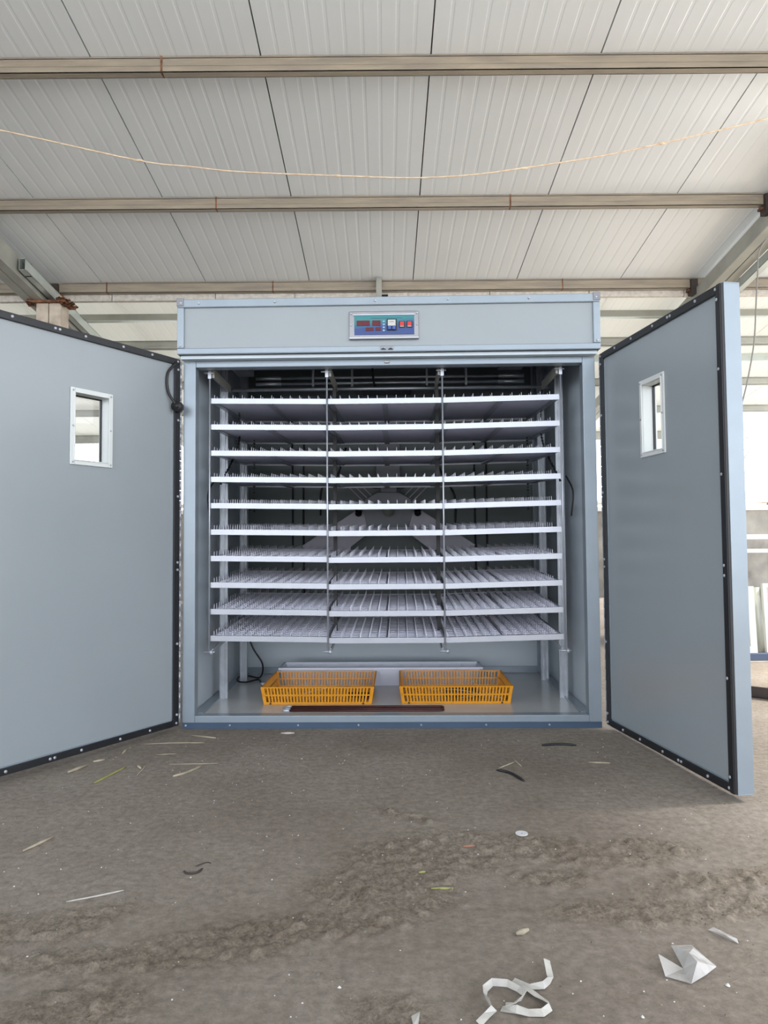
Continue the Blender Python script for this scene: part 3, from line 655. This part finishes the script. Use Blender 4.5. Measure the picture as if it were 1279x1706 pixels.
# ------------------------------------------------------------------ things in the bottom of the incubator
def crate(x, y, label, rz=0):
    e = empty('plastic_crate', T_IN @ Vector((x, y, .0585)), rad(-1.2)+rz); tag(e, label, 'crate', 'yellow crates in the incubator')
    w0, w1, d0, d1, h = .575, .605, .44, .465, .095     # bottom / top width, depth
    # slotted walls: posts and rails following the flare
    def wall(name, P0, P1, Q0, Q1, n, t):               # P bottom pts, Q top pts
        P0, P1, Q0, Q1 = map(Vector, (P0, P1, Q0, Q1)); mb = MB(); nrm = (P1-P0).cross(Q0-P0).normalized()
        def at(u, v): return (P0.lerp(P1, u)).lerp(Q0.lerp(Q1, u), v)
        def quad(u0, u1, v0, v1, th=t):
            c = [at(u0, v0), at(u1, v0), at(u1, v1), at(u0, v1)]; o = [p+nrm*th for p in c]
            mb.add(c+o, [(0,1,2,3), (7,6,5,4), (0,4,5,1), (1,5,6,2), (2,6,7,3), (3,7,4,0)])
        quad(0, 1, 0, .14); quad(0, 1, .49, .57); quad(0, 1, .93, 1, t*2.2)
        quad(0, .03, .14, .93); quad(.97, 1, .14, .93)
        for k in range(1, n):
            u = .03+.94*k/n; hw = .94/n*.24; quad(u-hw, u+hw, .14, .49); quad(u-hw, u+hw, .57, .93)
        return mb.build(name, 'yellow', e)
    b = [(-w0/2, 0, 0), (w0/2, 0, 0), (w0/2, d0, 0), (-w0/2, d0, 0)]; g = (w1-w0)/2; k_ = (d1-d0)/2
    tp = [(-w1/2, -k_, h), (w1/2, -k_, h), (w1/2, d0+k_, h), (-w1/2, d0+k_, h)]
    wall('long_wall', b[1], b[0], tp[1], tp[0], 33, .003); wall('long_wall', b[3], b[2], tp[3], tp[2], 33, .003)
    wall('short_wall', b[0], b[3], tp[0], tp[3], 22, .003); wall('short_wall', b[2], b[1], tp[2], tp[1], 22, .003)
    bm = MB()
    for k in range(24): xx = -w0/2+.01+(w0-.02)*k/23; bm.box(xx-.004, xx+.004, 0, d0, .0, .003)
    for k in range(10): yy = .005+(d0-.01)*k/9; bm.box(-w0/2, w0/2, yy-.005, yy+.005, 0, .0035)
    bm.build('base_grid', 'yellow', e)
    cm = MB()
    for x_ in (-w1/2+.0, w1/2-.03): cm.box(x_, x_+.03, -k_-.006, .004, h-.018, h)
    fo = MB()
    for x_ in (-w0/2+.03, w0/2-.05):
        fo.add([(x_, -.0035, .002), (x_+.012, -.0035, .002), (x_+.006, -.0035, .014), (x_, -.001, .002), (x_+.012, -.001, .002), (x_+.006, -.001, .014)], [(0,1,2), (5,4,3), (0,3,4,1), (1,4,5,2), (2,5,3,0)])
    fo.build('foot_notch', 'dark', e)
    return e
crate(-.393, .265, 'yellow slotted plastic crate on the left of the incubator floor')
crate(.345, .275, 'yellow slotted plastic crate on the right of the incubator floor')
def loc3(x, y, z): return T_IN @ Vector((x, y, z))
wr = MB()
wr.tube([loc3(*p) for p in spl([(-.50, .45, .075), (-.35, .5, .10), (-.20, .42, .118), (-.16, .38, .10)])], .003, 6); o = wr.build('loose_rod', 'zinc', smooth=True)
tag(o, 'thin metal rod lying in the left yellow crate', 'rod')
hd = MB(); hd.tube([loc3(-.24, .36, .09), loc3(-.12, .36, .088)], .014, 10, rs=None); tag(hd.build('black_handle_tool', 'black', smooth=True), 'short black handled tool lying in the left yellow crate', 'tool')
for k, (a0, b0, c0, lb) in enumerate((((.22, .36, .115), (.38, .42, .10), (.52, .34, .085), 'bent thin wire on top inside the right yellow crate'), ((.38, .33, .08), (.5, .36, .085), (.60, .33, .075), 'straight thin wire low inside the right yellow crate'))):
    tag(MB().tube([loc3(*p) for p in spl([a0, b0, c0])], .0028, 6).build('loose_wire', 'zinc', smooth=True), lb, 'wire', 'wires in the right crate')
bd = MB(); bd.box(.30, .48, .40, .52, .066, .095, T_IN); tag(bd.build('small_black_part', 'darksteel', bevel=.006), 'small dark metal part on the bottom of the right yellow crate', 'part')
# white water trough
tr = empty('water_trough', loc3(-.07, .74, .0585), rad(-1.2)); tag(tr, 'long white plastic trough behind the two yellow crates', 'trough')
hw, dd, hh = .57, .185, .113; fr = .03
def flare(sgn_w=1):
    mb = MB(); t = .003
    B = [(-hw, .015, 0), (hw, .015, 0), (hw, dd-.015, 0), (-hw, dd-.015, 0)]; Tt = [(-hw-fr, 0, hh), (hw+fr, 0, hh), (hw+fr, dd, hh), (-hw-fr, dd, hh)]
    Bi = [(-hw+t, .018, t), (hw-t, .018, t), (hw-t, dd-.018, t), (-hw+t, dd-.018, t)]; Ti = [(-hw-fr+t, t, hh), (hw+fr-t, t, hh), (hw+fr-t, dd-t, hh), (-hw-fr+t, dd-t, hh)]
    v = B+Tt+Bi+Ti; f = [(3,2,1,0), (8,9,10,11)]
    for i in range(4): j = (i+1) % 4; f += [(i, j, 4+j, 4+i), (8+j, 8+i, 12+i, 12+j), (4+i, 4+j, 12+j, 12+i)]
    return mb.add(v, f)
flare().build('basin', 'bin', tr)
rm = MB(); X_ = hw+fr
rm.box(-X_-.012, X_+.012, -.014, .0, hh-.014, hh).box(-X_-.012, X_+.012, dd, dd+.012, hh-.012, hh).box(-X_-.012, -X_, 0, dd, hh-.012, hh).box(X_, X_+.012, 0, dd, hh-.012, hh); rm.build('rim', 'bin', tr, bevel=.002)
ri = MB()
for k in range(9): x = -.50+k*.125; ri.box(x-.002, x+.002, .002, .006, .02, hh-.014).box(x-.006, x+.006, dd-.012, dd-.004, .03, hh-.01)
ri.build('ribs', 'bin', tr)
# heating element: hairpin tubes
he = empty('heating_element', loc3(-.53, .13, .0585), rad(-1.2)); tag(he, 'long brown hairpin heating element lying in front of the yellow crates', 'heater')
def hair(yo, r):
    pts = [(0, yo+.04, 0), (.78, yo+.04, 0)] + [(.78+r*math.sin(a), yo+.04-r+r*math.cos(a), 0) for a in [math.pi*k/8 for k in range(1, 8)]] + [(.78, yo+.04-2*r, 0), (0, yo+.04-2*r, 0)]
    return [(x, y, .0065) for x, y, z in pts]
MB().tube(hair(.02, .02), .0055, 8).build('outer_hairpin', 'heater', he, smooth=True)
MB().tube([(x, y-.052, z) for x, y, z in hair(.02, .018)], .0055, 8).build('inner_hairpin', 'heater', he, smooth=True)
tt = MB()
for y in (.06, .02, .008, -.028): tt.tube([(-.025, y, .0065), (-.01, y, .0065), (.012, y, .0065)], .007, 8, rs=[.004, .009, .009])
tt.build('terminal', 'bright', he, smooth=True)
cb_ = MB(); cb_.tube([loc3(*p) for p in spl([(-.945, 1.05, .35), (-.90, 1.05, .24), (-.84, 1.05, .14), (-.845, 1.0, .066), (-.93, 1.04, .066), (-1.0+.02, 1.0, .066), (-.96, .87, .066), (-.90, .84, .066), (-.84, .92, .066), (-.80, .80, .066)], 8)], .0055, 8)
tag(cb_.build('black_power_cable', 'black', smooth=True), 'looped black cable in the back left corner of the incubator floor', 'cable')
tag(MB().tube([loc3(-.80, .80, .066), loc3(-.775, .77, .067)], .008, 8).build('cable_plug', 'bin', smooth=True), 'small pale plug at the end of the looped cable', 'plug')

# ------------------------------------------------------------------ debris on the ground
def stick(name, pts, r, m, label, cat='stick', group=None, flat=False):
    P_ = [(x, y, gz(x, y)+r*.8+(dz[0] if dz else 0)) for x, y, *dz in pts]
    P_ = spl(P_, 4) if len(P_) > 2 else [Vector(P_[0]), (Vector(P_[0])+Vector(P_[1]))/2, Vector(P_[1])]
    n = len(P_); mb = MB(); mb.tube(P_, r, 6, rs=[r*(1 if 0 < i < n-1 else .5) for i in range(n)]); o = mb.build(name, m, smooth=not flat); tag(o, label, cat, group); return o
stick('wood_splinter', [(-1.282, 2.885), (-1.243, 2.976)], .007, 'wood', 'thick pale wood splinter under the left door edge')
stick('plant_stem', [(-1.122, 2.754), (-1.10, 2.84), (-1.07, 2.948)], .004, 'green', 'greenish dry stem on the ground below the left door')
stick('straw', [(-.989, 2.842), (-1.0, 3.05)], .002, 'wood', 'thin straight straw standing right of the greenish stem')
stick('straw', [(-.84, 2.824), (-.80, 2.87), (-.761, 2.948)], .0045, 'wood', 'pale bent straw with a flat end, left of the incubator centre')
stick('straw', [(-.90, 2.98), (-.70, 2.99)], .002, 'wood', 'long thin straw lying level just above the pale bent one')
stick('wood_splinter', [(-1.092, 2.159), (-1.048, 2.266)], .0045, 'wood', 'pale flat splinter by the left picture edge')
stick('straw', [(-.824, 1.852), (-.76, 1.88), (-.698, 1.912)], .0022, 'ribbon', 'long white straw at the lower left above the rough dirt')
stick('rubber_strip', [(.699, 3.208), (.78, 3.222), (.854, 3.204)], .006, 'black', 'short black rubber strip near the right end of the incubator', 'strip', 'black rubber strips')
stick('rubber_strip', [(.442, 2.866), (.49, 2.83), (.527, 2.736)], .0055, 'black', 'curved black rubber strip beside the crossed straws', 'strip', 'black rubber strips')
stick('straw', [(.457, 2.895), (.545, 2.99)], .003, 'wood', 'pale straw pointing at the curved black strip')
stick('straw', [(.535, 3.03), (.553, 2.92)], .003, 'wood', 'short straw crossing the tip of the pale straw')
stick('straw', [(.841, 2.971), (.925, 2.955)], .004, 'wood', 'pale stub of straw in front of the right door corner')
stick('wood_chip', [(.229, 2.16), (.267, 2.172)], .0045, 'redwood', 'small reddish wood chip left of the metal washer', 'chip')
stick('plant_stem', [(.117, 1.915), (.176, 1.911)], .0035, 'green', 'yellow green stem piece in the middle foreground')
stick('leaf_scrap', [(.09, 1.995), (.107, 2.01)], .004, 'green', 'tiny yellow leaf scrap above the yellow green stem', 'scrap')
stick('tube_offcut', [(.301, 1.684), (.332, 1.701)], .0075, 'wood', 'short tan tube offcut in the right foreground', 'offcut')
stick('straw', [(-1.111, 3.286), (-.96, 3.30), (-.838, 3.298)], .002, 'wood', 'long thin straw on the ground just left below the incubator corner')
stick('straw', [(-1.0, 3.12), (-.92, 3.13)], .002, 'wood', 'short thin straw below the long one by the incubator corner')
stick('wood_splinter', [(-.93, 3.42), (-.80, 3.37)], .004, 'wood', 'pale splinter right under the left end of the incubator')
stick('paper_scrap', [(-.505, 3.44), (-.44, 3.44)], .006, 'ribbon', 'small white scrap beneath the left crate, in front of the base strip', 'scrap')
stick('wood_splinter', [(-1.16, 3.2), (-1.157, 3.14)], .005, 'wood', 'tiny upright splinter under the left door gasket')
stick('wood_splinter', [(-1.03, 2.96), (-1.0, 2.92)], .006, 'wood', 'stubby pale splinter between the greenish stem and the straight straw')
stick('dark_twig', [(-.57, 2.02), (-.555, 2.005), (-.53, 2.01), (-.52, 2.035)], .003, 'darksteel', 'small dark curled twig in the left foreground', 'twig')
stick('dark_twig', [(-.545, 2.05), (-.52, 2.075), (-.505, 2.07)], .0016, 'darksteel', 'thin dark twig just above the curled one', 'twig')
stick('wood_splinter', [(-1.24, 3.03), (-1.20, 3.055)], .005, 'wood', 'small pale splinter against the left door gasket')
for i, (x, y, r, lb) in enumerate(((.70, 1.495, .006, 'small white pebble right of the crumpled film'), (.49, 1.40, .004, 'tiny white pebble right of the strapping'), (-.10, 1.50, .004, 'tiny white pebble in the lower middle foreground'))):
    mb = MB(); lump(mb, x, y, gz(x, y)+r*.4, r); lump(mb, x+r*.3, y, gz(x, y)+r*.3, r*.9); tag(mb.build('white_pebble', 'grit'), lb, 'pebble')
# washer
wz = gz(.421, 2.238)+.003; ws = MB(); n = 28; ro, ri_ = .019, .004; v = []
for z in (0, .0022):
    for r in (ro, ri_): v += [(.421+r*math.cos(2*math.pi*k/n), 2.238+r*math.sin(2*math.pi*k/n), wz+z) for k in range(n)]
f = []
for k in range(n):
    j = (k+1) % n; f += [(2*n+k, 2*n+j, 3*n+j, 3*n+k), (k, n+k, n+j, j), (k, j, 2*n+j, 2*n+k), (n+k, 3*n+k, 3*n+j, n+j)]
tag(ws.add(v, f).build('metal_washer', 'paperdisc'), 'flat grey metal washer lying on the dirt', 'washer')
# crumpled film
def sheet(name, m, verts, faces, label, cat, th=.0008):
    o = MB().add([(x, y, gz(x, y)+z) for x, y, z in verts], faces).build(name, m)
    so = o.modifiers.new('solid', 'SOLIDIFY'); so.thickness = th; tag(o, label, cat); return o
sheet('crumpled_film', 'film', [(.636, 1.622, .012), (.681, 1.621, .014), (.705, 1.552, .006), (.665, 1.515, .010), (.627, 1.497, .004), (.583, 1.522, .004), (.588, 1.572, .022), (.632, 1.548, .004), (.650, 1.560, .030), (.655, 1.532, .028), (.672, 1.590, .024)],
      [(0, 7, 8), (0, 8, 10), (0, 10, 1), (1, 10, 2), (10, 8, 2), (8, 9, 2), (9, 3, 2), (7, 4, 9), (8, 7, 9), (9, 4, 3), (5, 4, 7), (6, 5, 7)], 'crumpled piece of clear plastic film in the right foreground', 'film')
sheet('film_scrap', 'film', [(.757, 1.705, .003), (.772, 1.71, .006), (.805, 1.665, .004), (.800, 1.648, .002), (.78, 1.668, .010)], [(0, 4, 1), (1, 4, 2), (4, 3, 2), (0, 3, 4)], 'narrow folded film scrap near the right edge of the foreground', 'film')
def ribbon(pts, wd, label):
    P_ = [Vector((x, y, gz(x, y)+z)) for x, y, z, *_ in pts]; tw = [p[3] for p in pts]; mb = MB(); v = []
    for i, p in enumerate(P_):
        d = (P_[min(i+1, len(P_)-1)]-P_[max(0, i-1)]).normalized(); sd_ = d.cross(Vector((0, 0, 1))).normalized(); up = Vector((0, 0, 1))
        a = rad(tw[i]); o = sd_*math.cos(a)*wd/2+up*math.sin(a)*wd/2; b_ = p+up*abs(math.sin(a))*wd/2; v += [b_-o, b_+o]
    mb.add(v, [(2*i, 2*i+1, 2*i+3, 2*i+2) for i in range(len(P_)-1)])
    o = mb.build('strapping_ribbon', 'ribbon'); so = o.modifiers.new('solid', 'SOLIDIFY'); so.thickness = .0008; tag(o, label, 'strap', 'cut white strapping'); return o
ribbon([(.343, 1.560, .016, 20), (.341, 1.520, .006, 10), (.334, 1.502, .003, 70), (.320, 1.488, .003, 60), (.290, 1.490, .003, 15), (.262, 1.512, .004, 10)], .014, 'white strapping tail with an upturned end, behind the loop')
ribbon([(.262, 1.512, .005, 0), (.285, 1.483, .006, 5), (.300, 1.462, .004, 10), (.314, 1.442, .004, 25), (.318, 1.420, .003, 60), (.300, 1.408, .003, 30), (.273, 1.410, .003, 20), (.250, 1.413, .006, 40), (.223, 1.427, .002, 5)], .015, 'tan tinted strapping curving right of the loop')
ribbon([(.232, 1.431, .008, 5), (.250, 1.428, .010, 30), (.266, 1.440, .008, 70), (.276, 1.458, .006, 60), (.266, 1.478, .006, 20), (.246, 1.492, .006, 50), (.216, 1.495, .006, 60), (.199, 1.478, .006, 40), (.194, 1.452, .006, 70), (.200, 1.425, .010, 80), (.206, 1.408, .012, 40), (.190, 1.396, .010, 10), (.172, 1.380, .004, 20)], .014, 'white strapping curled in a loop at the bottom of the picture')
sheet('paper_scrap', 'ribbon', [(.045, 1.408, .003), (.062, 1.412, .006), (.058, 1.385, .003), (.048, 1.38, .002)], [(0, 3, 1), (1, 3, 2)], 'small pale scrap at the bottom picture edge, left of the strapping', 'scrap')
